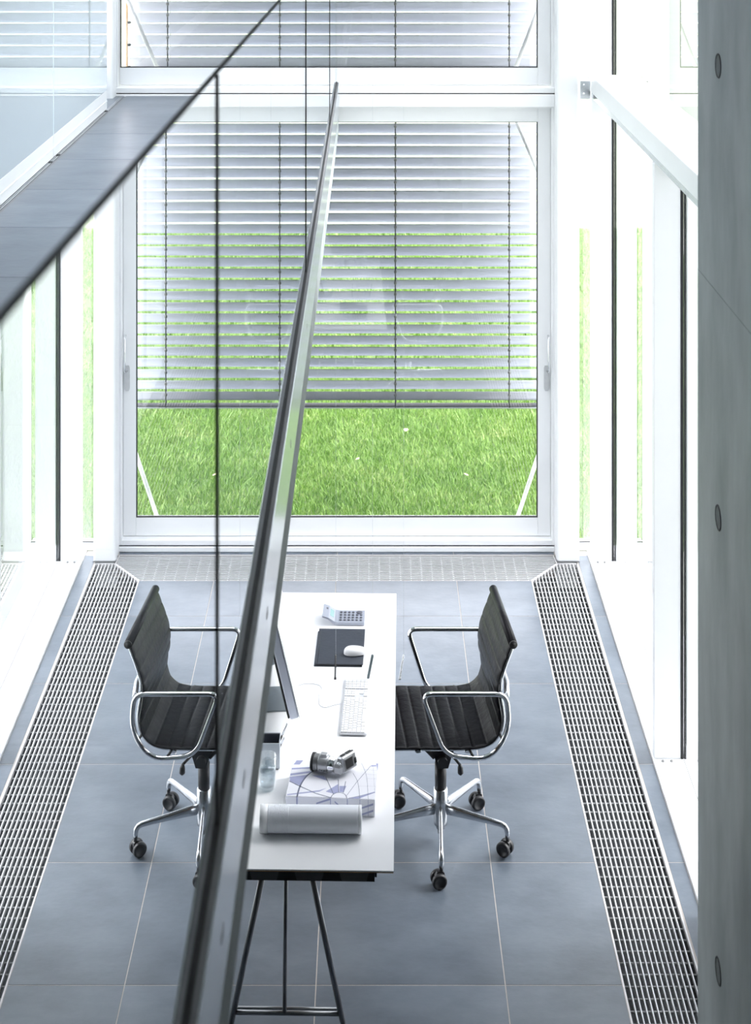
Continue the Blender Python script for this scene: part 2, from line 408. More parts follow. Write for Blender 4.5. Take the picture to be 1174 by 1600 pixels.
for i in range(1, 14):
    y = 9.486+i*.0245
    xe = GX0+(y-9.48)/.235*(1.18-GX0)-.006 if y < 9.715 else 1.166
    B(mir(xe), xe, y-.0026, y+.0026, -.007, 0).build('grate_bar', M['grate'], t, True)
x = -1.40; proto = None
while x < .98:
    if proto is None: proto = MB().tube([(x,9.486,-.0105), (x,9.83,-.0105)], .0038, 6).build('cross_rod', M['grate'], t, True); px0 = x
    else: dup(proto, t, (x-px0, 0, 0))
    x += .066

# ------------------------------------------------------------------ far facade: columns, transom, two big sliding windows
def vcol(x0, x1, y0, y1, z0, z1, name='column'):
    pts = []
    r = .018
    for cx, cy, a in ((x1-r,y0+r,-PI/2), (x1-r,y1-r,0), (x0+r,y1-r,PI/2), (x0+r,y0+r,PI)):
        pts += arc(cx, cy, r, a, a+PI/2, 4)
    mb = MB(); mb.prism(pts, z0, z1); return mb.build(name, M['white'], None, kind='structure')
vcol(1.182, 1.325, 9.745, 9.95, -.16, 5.9)
vcol(-1.785, -1.640, 9.745, 9.95, -.16, 5.9)
S('column_foot_joint', B(1.176, 1.325, 9.736, 9.76, -.002, .004), M['clamp'])
S('wall_far', MB().box(-2.2, 1.8, 9.9, 10.0, 5.78, 6.1).box(-1.62, 1.18, 9.90, 9.99, -.5, .012), M['white'])
S('trim_1', B(-1.64, 1.182, 9.855, 9.96, 2.868, 2.950, bev=.004), M['white'])
S('trim_2', B(-1.64, 1.182, 9.872, 9.96, 2.9505, 2.957), M['gasket'])
S('trim_3', B(-1.64, 1.182, 9.862, 9.96, 2.9575, 2.992, bev=.003), M['white'])
S('trim_4', MB().box(-1.64, 1.182, 9.872, 9.93, .0015, .036, bev=.004), M['white'])
S('trim_5', B(-1.64, 1.182, 9.880, 9.935, .0365, .041), M['gasket'])
def coated_pane(xr, yr, zr, ax, par):       # glass sheet whose inner face carries the reflective coating
    vs = [(x,y,z) for z in zr for y in yr for x in xr]
    fs = {'x': [(0,2,6,4),(1,3,7,5)], 'y': [(0,1,5,4),(2,3,7,6)]}[ax]
    mb = MB(); mb.cm = 0; mb.add(vs, [fs[0]]); mb.cm = 1; mb.add(vs, [fs[1]])
    mb.cm = 2
    rest = [f for f in [(0,2,3,1),(4,5,7,6),(0,1,5,4),(1,3,7,5),(3,2,6,7),(2,0,4,6)] if sorted(f) not in [sorted(q) for q in fs]]
    mb.add(vs, rest)
    return mb.build('pane', [M['paneside'], M['clear'], M['gedge']], par, True, fix=False)
def big_window(name, x0, x1, z0, z1, px0, px1, pz0, pz1, side_right=True):
    w_ = empty(name, (MX, 9.93, z0), kind='structure')
    d0 = 9.882
    mb = MB(); fr = .032
    mb.box(x1-fr, x1, d0, 9.97, z0, z1, bev=.003); mb.box(x0, x0+fr if px0-x0 > .04 else x0+.006, d0, 9.97, z0, z1, bev=.002)
    mb.box(x0+.006, x1-fr, d0, 9.97, z1-.012, z1); mb.box(x0+.006, x1-fr, d0, 9.97, z0, z0+.034, bev=.003)
    mb.build('frame', M['white'], w_, True)
    e = .0025
    xa = x0+fr if px0-x0 > .04 else x0+.0065
    mb = MB()
    mb.box(px1, x1-fr-e, 9.935, 9.975, z0+.038, z1-.014, bev=.003)
    if px0-xa > .004: mb.box(xa+e, px0, 9.935, 9.975, z0+.038, z1-.014, bev=.003)
    mb.box(px0, px1, 9.9352, 9.975, z0+.038, pz0, bev=.003); mb.box(px0, px1, 9.9352, 9.975, pz1, z1-.014, bev=.003)
    mb.build('sash', M['white'], w_, True)
    mb = MB(); k = .006
    mb.box(px0, px0+k, 9.937, 9.957, pz0, pz1); mb.box(px1-k, px1, 9.937, 9.957, pz0, pz1)
    mb.box(px0+k, px1-k, 9.937, 9.957, pz0, pz0+k*.8); mb.box(px0+k, px1-k, 9.937, 9.957, pz1-k*.4, pz1)
    mb.build('gasket', M['gasket'], w_, True)
    B(px0+k, px1-k, 9.9515, 9.9565, pz0+k*.8, pz1-k*.4).build('pane', [M['pane']], w_, True)
    return w_
w1 = big_window('window_1', -1.640, 1.198, .041, 2.868, -1.532, 1.080, .198, 2.760)
w2 = big_window('window_2', -1.640, 1.198, 2.962, 5.78, -1.626, 1.080, 3.112, 5.66)
# handle of the sliding window
h = MB(); h.extr([(x*.016+1.137, z) for x, z in ((-1,1.035),(-.6,1.02),(.6,1.02),(1,1.035),(1,1.17),(.6,1.185),(-.6,1.185),(-1,1.17))], 9.927, 9.935)
hd = h.build('handle_plate', M['galv'], w1, True, label='satin metal handle of the right window stile')
MB().tube([(1.137,9.93,1.15),(1.140,9.89,1.15),(1.147,9.88,1.17),(1.147,9.88,1.37),(1.147,9.89,1.378),(1.147,9.93,1.378)], .0065, 8).build('handle_grip', M['chrome'], hd, True)
# narrow glazed strips beside the columns
for i, (a, b) in enumerate(((1.327, 1.545), (mir(1.545), -1.787))):
    for j, (z0, z1) in enumerate(((-.0, 2.95), (3.0, 5.78))):
        w_ = empty('window_%d' % (3+2*i+j), ((a+b)/2, 9.93, z0), kind='structure')
        mb = MB(); mb.box(a, b, 9.90, 9.97, z0, z0+.05, bev=.003); mb.box(a, b, 9.90, 9.97, z1-.03, z1)
        mb.build('frame', M['white'], w_, True)
        B(a, b, 9.905, 9.912, z0+.0505, z0+.055).build('gasket', M['gasket'], w_, True)
        coated_pane((a, b), (9.93, 9.936), (z0+.0555, z1-.0305), 'y', w_)
S('trim_6', B(1.327, 1.545, 9.89, 9.97, 2.951, 2.999), M['white'])
S('trim_7', B(mir(1.545), -1.787, 9.89, 9.97, 2.951, 2.999), M['white'])

# bracing rods behind the big windows
rods = []
rl = ['white steel brace at the lower right corner of the lower window', 'white steel brace at the upper right corner of the lower window',
      'white steel brace at the lower left corner of the upper window', 'white steel brace at the lower right corner of the upper window',
      'white steel brace at the lower left corner of the lower window, behind the gallery']
def zz(py, Y): return H-(py+205)*Y/F
def xx(px, Y): return (px-580)*Y/F
YR = 10.06
for i, (p, q) in enumerate([((801,832),(862,650)), ((800,172),(862,316)), ((253,122),(180,-45)), ((800,122),(862,-40))]):
    a = (xx(p[0],YR), YR, zz(p[1],YR)); b = (xx(q[0],YR), YR, zz(q[1],YR))
    t = empty('brace_rod', a, 0, rl[i], 'brace')
    MB().tube([a, b], .0135, 10).build('rod', M['white'], t, True)
    MB().box(a[0]-.03, a[0]+.03, 9.985, YR+.008, a[2]-.012, a[2]+.004).build('bracket', M['white'], t, True)
    MB().box(b[0]-.02, b[0]+.02, 9.985, YR+.008, b[2]-.02, b[2]+.02).build('bracket', M['white'], t, True)
a = (mir(xx(801,YR)), YR, zz(832,YR)); b = (mir(xx(862,YR)), YR, zz(650,YR))
t = empty('brace_rod', a, 0, rl[4], 'brace')
MB().tube([a, b], .0135, 10).build('rod', M['white'], t, True); B(a[0]-.03, a[0]+.03, 9.985, YR+.008, a[2]-.012, a[2]+.004).build('bracket', M['white'], t, True)

# venetian blinds outside
def blind(z0, z1, x0, x1, label):
    t = empty('venetian_blind', (MX, 10.16, z0), 0, label, 'blind')
    pitch = .0738; th = math.radians(61); hw = .04; up = []; dn = []
    for k in range(7):
        s = -1+2*k/6; u = s*hw; bow = .006*(1-s*s)
        # inner edge high, outer edge low, hollow side down
        y = u*math.cos(th)+bow*math.sin(th); z = -u*math.sin(th)+bow*math.cos(th)
        up.append((y, z)); dn.append((y-.0007*math.sin(th), z-.0007*math.cos(th)))
    prof = up+dn[::-1]
    z = z0+.075; proto = None; n = 0
    while z < z1:
        if proto is None:
            mb = MB(); mb.extr([(10.16+a, z+b) for a, b in prof], x0, x1, 'x'); mb.sm = [True]*len(mb.sm); mb.sm[0] = mb.sm[1] = False
            proto = mb.build('slat', M['slat'], t, True); zp = z
        else: dup(proto, t, (0, 0, z-zp))
        z += pitch; n += 1
    B(x0, x1, 10.13, 10.19, z0, z0+.012, bev=.003).build('bottom_rail', M['slat'], t, True)
    B(x0, x1, 10.128, 10.192, z0+.0125, z0+.017).build('rail_groove', M['cord'], t, True)
    kn = None
    for px in (262, 440, 618, 796):
        x = xx(px, 10.12)
        MB().cyl((x,10.118,z0+.01), (x,10.118,z1), .0042, 6).build('ladder_cord', M['cord'], t, True)
        MB().cyl((x+.007,10.205,z0+.01), (x+.007,10.205,z1), .002, 6).build('ladder_cord', M['cord'], t, True)
        for k in range(n):
            if kn is None:
                kn = MB().lathe([(0.0005,-.013),(.008,-.008),(.010,0),(.008,.008),(.0005,.013)], 8, (x,10.116,z0+.075+.02)).build('cord_clip', M['lead'], t, True); kx = x
            else: dup(kn, t, (x-kx, 0, k*pitch))
    return t
bl1 = blind(.835, 2.93, -1.64, 1.19, 'grey slatted blind hanging half way down behind the lower sliding window')
bl2 = blind(3.045, 5.6, -1.60, 1.19, 'grey slatted blind behind the upper window')
gr = empty('blind_guide', (-1.615, 10.1, 3.05), 0, 'orange brown guide rail at the left edge of the upper blind', 'guide rail')
B(-1.612, -1.603, 10.085, 10.115, 3.04, 5.6).build('rail', M['orange'], gr, True)
for py in (36, 71, 106):
    z = zz(py, 10.06)
    MB().lathe([(.0005,-.016),(.009,-.006),(.010,.004),(.0005,.016)], 10, (-1.592,10.095,z), axis='x').build('clip', M['gasket'], gr, True)

# ------------------------------------------------------------------ side facades (right, and its twin on the left)
def side_facade(sgn, n0):
    X = (lambda x: x) if sgn > 0 else mir
    sd = 'right' if sgn > 0 else 'left'
    S('sill_'+sd, MB().box(X(1.391), X(1.541), 6.40, 9.90, -.16, .014, bev=.003).box(X(1.552), X(1.79), 6.40, 9.95, -.3, .012), M['white'])
    S('sill_joint_'+sd, B(X(1.541), X(1.552), 6.40, 9.90, -.16, .008), M['gasket'])
    for k, (y, zt) in enumerate(((9.72, 5.9), (7.56, 2.949), (6.40, 5.9))):
        y1 = y+.055
        m = S('mullion_'+sd, B(X(1.396), X(1.528), y, y1, .0145, zt, bev=.003), M['white'])
        B(X(1.5285), X(1.5405), y-.004, y1, .0145, zt).build('gasket', M['gasket'], m)
        for bx in (1.435, 1.478):
            MB().lathe([(.0075,0),(.0075,.003),(.004,.0055),(.0005,.006)], 10, (X(bx), y-.022, .0143)).build('bolt', M['lead'], m)
    S('trim_'+sd, MB().box(X(1.392), X(1.541), 6.40, 9.719, 2.985, 3.095, bev=.003), M['white'])
    S('trim_flange_'+sd, B(X(1.400), X(1.541), 6.40, 9.719, 2.950, 2.9845), M['alu'])
    if sgn > 0:
        br = empty('bracket_right', (1.36, 9.7, 2.95), kind='structure')
        B(1.327, 1.391, 9.725, 9.731, 2.94, 3.055).build('plate', M['alu'], br, True)
        for bz in (2.975, 3.03): MB().lathe([(.007,0),(.007,-.004),(.0005,-.006)], 8, (1.35, 9.7245, bz), axis='y').build('bolt', M['chrome'], br, True)
    i = n0
    for y0, y1, z0, z1 in ((7.616,9.719,.0145,2.949), (6.456,7.559,.0145,2.949), (6.456,9.719,3.096,5.79)):
        w_ = empty('window_%d' % i, (X(1.545), (y0+y1)/2, z0), kind='structure'); i += 1
        coated_pane((X(1.5415), X(1.5515)), (y0, y1), (z0, z1), 'x', w_)
        mb = MB()                                          # outer casement behind the glass
        mb.box(X(1.57), X(1.62), y0+.003, y0+.055, z0+.02, z1, bev=.003)
        mb.build('outer_stile', M['white'], w_, True)
    S('wall_'+sd+'_back', B(X(1.42), X(1.72), -3.0, 6.398, -.5, 6.1), M['greywall'])  # solid part run forward out of view to keep the near floor dark
side_facade(1, 7); side_facade(-1, 10)
S('ceiling', MB().box(-2.2, -.22, -3, 3.5, 5.9, 6.1).box(-2.2, -1.56, 3.5, 9.899, 5.9, 6.1).box(-1.56, -.22, 9.80, 9.899, 5.9, 6.1).box(-.30, -.22, 3.5, 9.80, 5.9, 6.1).box(-.22, 1.8, -3, 5.8, 5.9, 6.1).box(-.22, 1.8, 9.80, 9.899, 5.9, 6.1).box(1.7, 1.8, 5.8, 9.80, 5.9, 6.1), M['plaster'])  # roof openings shaped for the added rooflight
sk = empty('window_15', (.74, 8.3, 5.95), kind='structure')       # unseen rooflight over void and gallery, added to brighten the interior
for y in (5.8, 7.77, 9.74): B(-.22, 1.7, y, y+.06, 5.9, 6.02).build('rafter', M['white'], sk, True)
for y in (5.86, 7.83): B(-.219, 1.699, y, y+1.91, 5.99, 6.0).build('pane', [M['pane']], sk, True); B(-1.559, -.301, y, y+1.91, 5.99, 6.0).build('pane', [M['pane']], sk, True)
B(-1.559, -.301, 3.51, 5.79, 5.99, 6.0).build('pane', [M['pane']], sk, True)

S('wall_back', B(-2.2, 1.8, -3.2, -3.001, -.5, 6.1), M['greywall'])

# concrete wall in the right foreground
WX = .924
wall = S('wall_right', B(WX, 1.40, -2.99, 4.34, -.0, 5.89, bev=.004), M['concrete'])
for z in (3.876, 2.675, 1.47, .27, 5.07):
    y = 4.078
    MB().lathe([(.028,-.001),(.028,.0012),(.0005,.0014)], 24, (WX,y,z), axis='x').build('tie_hole_plug', M['conc_dark'], wall)
    ring = [(WX, y+.031*math.cos(a), z+.031*math.sin(a)) for a in np.linspace(0, 2*PI, 30, endpoint=False)]
    MB().tube(ring, .0026, 6, closed=True).build('tie_hole_ring', M['conc_line'], wall)
B(WX-.0004, WX+.001, -2.9, 4.335, 3.269, 3.2705).build('formwork_joint', M['conc_dark'], wall)

# ------------------------------------------------------------------ gallery on the left, upper level
GZ = 2.94
S('slab_gallery', B(-1.99, -.236, 1.3, 9.855, 2.72, GZ-.02), M['concrete'])
gf = empty('floor_gallery', (-1, 5, GZ), kind='structure')
B(-1.99, -.226, 1.3, 9.855, GZ-.0199, GZ-.0035).build('grout', M['clamp'], gf, True)
grow = [9.855, 9.39] + [F*(H-GZ)/(414+205)]      # placeholder, replaced below
ys = [9.855] + [F*(H-GZ)/v for v in (414, 454, 501, 560, 638, 735)]
while ys[-1] > 2.0: ys.append(ys[-1]-.735)
for a, b in zip(ys[1:], ys[:-1]):
    for x0, x1 in ((-1.575,-.905), (-.905,-.232)):
        if x0 == -.905: continue
        B(-1.575+g0, -.232, a+g0, b-g0, GZ-.0035, GZ, bev=.0006).build('tile', M['slate'], gf, True)
    B(-1.98, -1.60, a+g0, b-g0, GZ-.0035, GZ, bev=.0006).build('tile', M['slate'], gf, True)
S('trim_gallery', MB().box(-1.599, -1.594, 1.3, 9.85, GZ-.0034, GZ+.004).box(-1.590, -1.585, 1.3, 9.85, GZ-.0034, GZ+.004), M['alu'])
S('gallery_landing', B(-1.9, .90, -2.9, 1.25, 2.72, GZ), M['concrete'])

# balustrade of coated glass on the slab edge
bal = empty('glass_balustrade', (MX, 5.5, GZ), 0, 'frameless reflective glass balustrade in a metal channel along the gallery edge', 'balustrade')
B(-.2355, -.2078, .3, 9.853, 2.72, 3.0).build('edge_beam', M['concrete'], bal, True)
B(-.2077, -.205, .3, 9.853, 2.847, 3.0295, bev=.0008).build('cover_plate', M['alu'], bal, True)
B(-.2165, -.2079, .3, 9.853, 3.0005, 3.0285).build('clamp_strip', M['clamp'], bal, True)
B(-.2207, -.2168, .3, 9.853, 3.0005, 3.033).build('seal', M['gasket'], bal, True)
for y in (1.75, 2.10, 2.46, 3.01, 3.9, 4.9):
    B(-.2051, -.2045, y, y+.03, 2.925, 2.940).build('slot', M['clamp'], bal, True)
def gz(y): return 4.144-.018*y
GT = .009
for y0, y1 in ((.32, 2.192), (2.212, 5.193), (5.214, 8.193), (8.214, 9.85)):
    mb = MB(); z0 = 3.0005; xa, xb = MX-GT, MX
    z1a, z1b = gz(y0), gz(y1)
    vs = [(xa,y0,z0),(xb,y0,z0),(xb,y1,z0),(xa,y1,z0),(xa,y0,z1a),(xb,y0,z1a),(xb,y1,z1b),(xa,y1,z1b)]
    mb.cm = 0; mb.add([vs[1],vs[2],vs[6],vs[5]], [(0,1,2,3)])
    mb.cm = 1; mb.add([vs[0],vs[4],vs[7],vs[3]], [(0,1,2,3)])
    mb.cm = 2
    mb.add([vs[4],vs[5],vs[6],vs[7]], [(0,1,2,3)]); mb.add([vs[0],vs[1],vs[5],vs[4]], [(0,1,2,3)])
    mb.add([vs[2],vs[3],vs[7],vs[6]], [(0,1,2,3)]); mb.add([vs[0],vs[3],vs[2],vs[1]], [(0,1,2,3)])
    mb.build('glass_panel', [M['mirror'], M['clear'], M['gedge']], bal, True, fix=False)
for y in (2.202, 5.2035, 8.2035):
    B(MX-GT, MX+.0020, y-.009, y+.009, 3.034, gz(y)-.001).build('joint_seal', M['gasket'], bal, True)

# white glass partition on the far side of the gallery
par = empty('glass_partition', (-1.6, 5, GZ), 0, 'pale glossy glass partition with a white base profile at the upper left', 'partition')
for i, (y0, y1) in enumerate(((1.4, 4.68), (4.69, 7.72), (7.735, 9.29))):
    B(-1.612, -1.600, y0, y1, GZ+.12, 5.88).build('glass_panel', M['backpaint'], par, True)
    B(-1.625, -1.600, y0, y1, GZ+.006, GZ+.1195, bev=.002).build('base_profile', M['white'], par, True)
    B(-1.5998, -1.597, y0+.002, y1-.002, GZ+.052, GZ+.058).build('profile_bead', M['white'], par, True)
for y in (7.79, 7.60, 9.20): B(-1.5998, -1.585, y, y+.03, GZ+.0005, GZ+.006).build('foot_block', M['gasket'], par, True)

# ------------------------------------------------------------------ desk
RZ = math.radians(-1.2)
desk = empty('desk', (-.295, 6.665, 0), RZ, 'long white desk on tubular steel trestles', 'desk')
DW, DL = .80, 2.14
dk = B(-DW/2, DW/2, -DL/2, DL/2, TZ-.0055, TZ, bev=.001)
dk.build('desktop', M['desk'], desk)
B(-DW/2+.001, DW/2-.001, -DL/2+.001, DL/2-.001, TZ-.0088, TZ-.0057).build('desktop_edge', M['ply'], desk)
M['tray'] = mat('dark_tray_plate', (.07,.072,.075), .5, var=.1, scale=20)
fr = MB(); zf0, zf1 = TZ-.060, TZ-.0090
for s in (-1, 1):
    ya = s*(DL/2-.055); yb = s*(DL/2-.03)
    fr.box(-DW/2+.07, DW/2-.07, min(ya,yb), max(ya,yb), zf0, zf1)
    fr.box(s*(DW/2-.075)-.0125, s*(DW/2-.075)+.0125, -DL/2+.056, DL/2-.056, zf0, zf1)
fr.build('underframe', M['black'], desk)
for k in range(4):
    xc = -.24+k*.165
    MB().extr([(xc-.058,zf1-.004), (xc-.045,zf0+.004), (xc+.045,zf0+.004), (xc+.058,zf1-.004)], -DL/2+.026, -DL/2+.0299).build('recess_plate', M['tray'], desk)
for s in (-1, 1):
    tr = empty('trestle', (0, s*(DL/2-.15), 0)); tr.parent = desk
    WM[tr.name] = WM[desk.name] @ Matrix.Translation((0, s*(DL/2-.15), 0))
    top = TZ-.063
    for q in (-1, 1):
        MB().tube([(q*.080,0,top), (q*.224,0,.012)], .0115, 12).build('leg', M['frame_dark'], tr)
        MB().lathe([(.016,0),(.016,.012),(.011,.014)], 12, (q*.2255,0,0)).build('foot', M['black'], tr)
    MB().tube([(-.208,0,.115), (.208,0,.115)], .0085, 10).build('crossbar', M['frame_dark'], tr)
    MB().tube([(-.208,-s*.032,.108), (.208,-s*.032,.108)], .0065, 8).build('crossbar', M['frame_dark'], tr)
    MB().tube([(-.004,0,top), (-.010,0,.120)], .008, 10).build('strut', M['frame_dark'], tr)
    B(-.13, .13, -.02, .02, top-.003, zf0).build('head_bar', M['black'], tr)

# ------------------------------------------------------------------ desk things
def at(px, py, dz=0): 
    x, y = flo(px, py, TZ+dz); return Vector((x, y, TZ))
# calculator
M['alu_body'] = mat('brushed_aluminium_body', (.66,.69,.79), .45, .1, var=.02, scale=20)
M['calc'] = mat('silver_plastic', (.38,.405,.48), .35, .3, var=.02, scale=30)
M['key'] = mat('dark_key', (.10,.105,.13), .35, var=.05, scale=30)
M['lcd'] = mat('calculator_display', (.22,.36,.36), .25, var=.05, scale=30)
c = at(537, 968); ck = empty('calculator', c, math.radians(-1.5), 'silver desk calculator with a raised display', 'calculator')
L = .103; W = .062
prof = [(L,.003),(L,.016),(-.025,.016),(-.04,.019),(-.070,.038),(-.098,.046),(-.101,.040),(-.072,.030),(-.045,.008),(-.04,.003)]
mb = MB(); mb.extr(prof, -W, W, 'y'); mb.build('body', M['calc'], ck)
kp = None
for i in range(6):
    for j in range(4):
        if i == 4 and j == 3: continue
        wd = .0065 if not (i == 5 and j == 3) else .015
        xk = -.012+i*.0195 - (.0095 if (i == 5 and j == 3) else 0); yk = -.039+j*.0255
        MB().lathe([(wd,0),(wd,.003),(wd*.7,.0045),(.0003,.0047)], 10, (0,0,0)).build('key', M['key'], ck).location = (xk, yk, .0162)
ck2 = MB(); sl = math.atan2(.008, .028)
def onslope(u, v, off=.0006):
    z = np.interp(u, [-.098,-.070,-.04], [.046,.038,.019]); return (u, v, z+off)
ck2.add([onslope(-.064,-.030), onslope(-.046,-.030), onslope(-.046,.038), onslope(-.064,.038)], [(0,1,2,3)]); ck2.build('display', M['lcd'], ck)
MB().add([onslope(-.084,.018), onslope(-.075,.018), onslope(-.075,.036), onslope(-.084,.036)], [(0,1,2,3)]).build('logo_mark', M['key'], ck)
for s in (-1, 1): MB().cyl((-.04,s*.04,.0), (-.075,s*.04,.033), .004, 8).build('foot', M['black'], ck)
# leather folder
M['folder'] = mat('dark_blue_leather', (.030,.036,.050), .5, var=.1, scale=15, bump=.2)
a, b = tab(498,987), tab(567.5,987); d_ = tab(496,1041)
cx = (tab(498,1014)[0]+tab(567,1014)[0])/2; cy = (a[1]+d_[1])/2
fd = empty('folder', (cx, cy, TZ), math.radians(-1.5), 'dark leather folder under the white mouse', 'folder')
B(-.110, .110, -.163, .163, .0088, .0125, bev=.001).build('cover', M['folder'], fd)
B(-.106, .104, -.160, .160, .0036, .0086).build('pages', M['black'], fd)
B(-.115, .106, -.165, .155, .0002, .0034, bev=.001).build('back_cover', M['folder'], fd)
MB().tube([(-.100,-.16,.0125), (-.100,.16,.0125)], .0009, 6).build('stitching', M['leather'], fd)
# mouse
M['gwhite'] = mat('glossy_white_plastic', (.72,.72,.735), .25, var=.01, scale=20)
M['mwhite'] = mat('matt_white_plastic', (.60,.61,.65), .5, var=.02, scale=20)
p = at(556, 1021, .013); ms = empty('mouse', (p.x, p.y, TZ+.0128), math.radians(8), 'white computer mouse lying on the dark folder edge', 'mouse')
def pebble(L, W, Hh, base=.004, n=24, m=8):
    g = []
    for i in range(m+1):
        f = i/m; r = math.cos(f*PI/2)**.55 if i < m else 0.0; z = base+(Hh-base)*math.sin(f*PI/2)**.9
        row = []
        for k in range(n+1):
            a = 2*PI*k/n; cx_, sy_ = math.cos(a), math.sin(a)
            rx = abs(cx_)**.85*math.copysign(1,cx_); ry = abs(sy_)**.85*math.copysign(1,sy_)
            x = L*rx*r; zz_ = z*(1-.22*(x/L)) if i else z
            row.append((x, W*ry*r*(1-.06*cx_), zz_))
        g.append(row)
    return g
mb = MB(); g_ = pebble(.056, .031, .030); mb.sheet(g_); mb.build('shell', M['gwhite'], ms)
mb = MB(); mb.lathe([(.0255,0),(.027,.004)], 24); o = mb.build('base', M['calc'], ms); o.scale = (1.9, 1.05, 1)
# pens
def pen(name, a, b, r, m, label, cat):
    a, b = Vector(a), Vector(b); t = empty(name, a, 0, label, cat)
    MB().tube([a, b], r, 10).build('barrel', m, t, True)
    d = (b-a).normalized(); MB().tube([b, b+d*.008, b+d*.014], [r*.9, r*.5, r*.15], 10).build('tip', M['black'], t, True); return t
# three pieces hanging on hair-thin wires above the desk
M['grey_rod'] = mat('grey_green_metal', (.13,.17,.18), .5, .2, var=.05, scale=20)
M['wire'] = mat('thin_steel_wire', (.6,.62,.65), .3, .8, var=.05, scale=20)
for nm, px0, px1, label, mt in (('coil_spring', 525, 524, 'dark coil hanging in front of the dark folder', 'cord'),
                                 ('coil_spring', 631, 625, 'pale coil hanging beside the right desk edge', 'chrome'),
                                 ('cable_weight', 582.5, 575.5, 'grey green rod hanging between the two coils', 'grey_rod')):
    Y = 6.88; zt = zz(1023, Y); zb = zz(1062, Y)+.006; xt, xb = xx(px0, Y), xx(px1, Y)
    t = empty(nm, (xt, Y, zt), 0, label, 'hanging spring' if nm == 'coil_spring' else 'weight')
    if nm == 'coil_spring':
        n = 15; pts = []
        for k in range(n*12+1):
            f = k/(n*12); a = 2*PI*k/12; pts.append((xt+(xb-xt)*f+.0042*math.cos(a), Y+.0042*math.sin(a), zt+(zb-zt)*f))
        MB().tube(pts, .0013, 6).build('coil', M[mt], t, True)
        MB().tube([(xt,Y,zt),(xb,Y,zb)], .0022 if mt == 'cord' else .0028, 8).build('core', M['lead'] if mt == 'cord' else M['galv'], t, True)
        MB().lathe([(.0055,0),(.0055,.006),(.002,.008)], 10, (xb,Y,zb-.004)).build('end_cap', M['cord'] if mt == 'cord' else M['galv'], t, True)
    else:
        MB().tube([(xt,Y,zt),(xt*.98+xb*.02,Y,zt-.003),(xb,Y,zb+.003),(xb,Y,zb)], [.004,.0062,.0062,.004], 10).build('rod', M[mt], t, True)
    MB().tube([(xt,Y,zt-.004), (xt,Y,5.899)], .0004, 5).build('wire', M['wire'], t, True)

# keyboard
p = at(556, 1105); kb = empty('keyboard', (p.x, p.y, TZ), math.radians(-2.2), 'slim white keyboard with number pad at the right side of the desk', 'keyboard')
KL, KW = .452, .118
mb = MB(); mb.box(-KW/2, KW/2, -KL/2, KL/2, .004, .012, bev=.003); mb.build('tray', M['mwhite'], kb)
for sx in (-1,1):
    for sy in (-1,1): MB().lathe([(.006,0),(.006,.0042)], 8, (sx*.045, sy*.2, 0)).build('foot', M['mwhite'], kb)
B(-.012, .052, .068, .118, .0121, .0127).build('inset', M['alu_body'], kb)
kc = {}
def key(x, y, wx, wy):
    k_ = (round(wx,4), round(wy,4))
    if k_ not in kc:
        kc[k_] = B(-wx/2+.0008, wx/2-.0008, -wy/2+.0008, wy/2-.0008, .0121, .0165, bev=.0012).build('key', M['gwhite'], kb); kc[k_].location = (x, y, 0)
    else: dup(kc[k_], kb, (x, y, 0))
x0 = -KW/2+.006; rw = .0182; xs = [x0+.0055]+[x0+.011+rw*(i+.5) for i in range(5)]
for r, x in enumerate(xs):
    wx = .011 if r == 0 else rw
    y0 = -KL/2+.005; u = .0182
    lay = {0:[u*15.2/16]*16, 1:[u]*13+[u*2], 2:[u*1.5]+[u]*12+[u*1.5], 3:[u*1.75]+[u]*11+[u*2.25], 4:[u*2.25]+[u]*10+[u*2.75-.0], 5:[u*1.25,u*1.25,u*1.5,u*6,u*1.5,u*1.5,u*2]}[r]
    sc_ = .277/sum(lay)
    y = y0
    for k_ in lay: key(x, y+k_*sc_/2, wx, k_*sc_); y += k_*sc_
    # navigation block
    y1 = y0+.277+.006
    if r <= 2:
        for q in range(3): key(x, y1+u*(q+.5), wx, u)
    elif r == 4: key(x, y1+u*1.5, wx, u)
    elif r == 5:
        for q in range(3): key(x, y1+u*(q+.5), wx, u)
    y2 = y1+u*3+.006
    for q in range(4):
        if r == 5 and q == 1: continue
        if r == 5 and q == 0: key(x, y2+u, wx, u*2*.98)
        else: key(x, y2+u*(q+.5), wx, u)
cpts = [at(a_, b_) + Vector((0,0,.002)) for a_, b_ in ((534,1101),(520,1103),(508,1106),(500,1102),(499,1095),(499,1086),(503,1078),(500,1072),(489,1069),(476,1069),(465,1072),(456,1071),(450,1070))]
cpts[0].z = TZ+.006
cp = spline(cpts, 6)
cb = empty('cable', cpts[3], 0, 'thin white cable from the keyboard to the monitor', 'cable')
MB().tube(cp, .0013, 6).build('wire', mat('pale_cable', (.62,.63,.68), .4, var=.02, scale=20), cb, True)

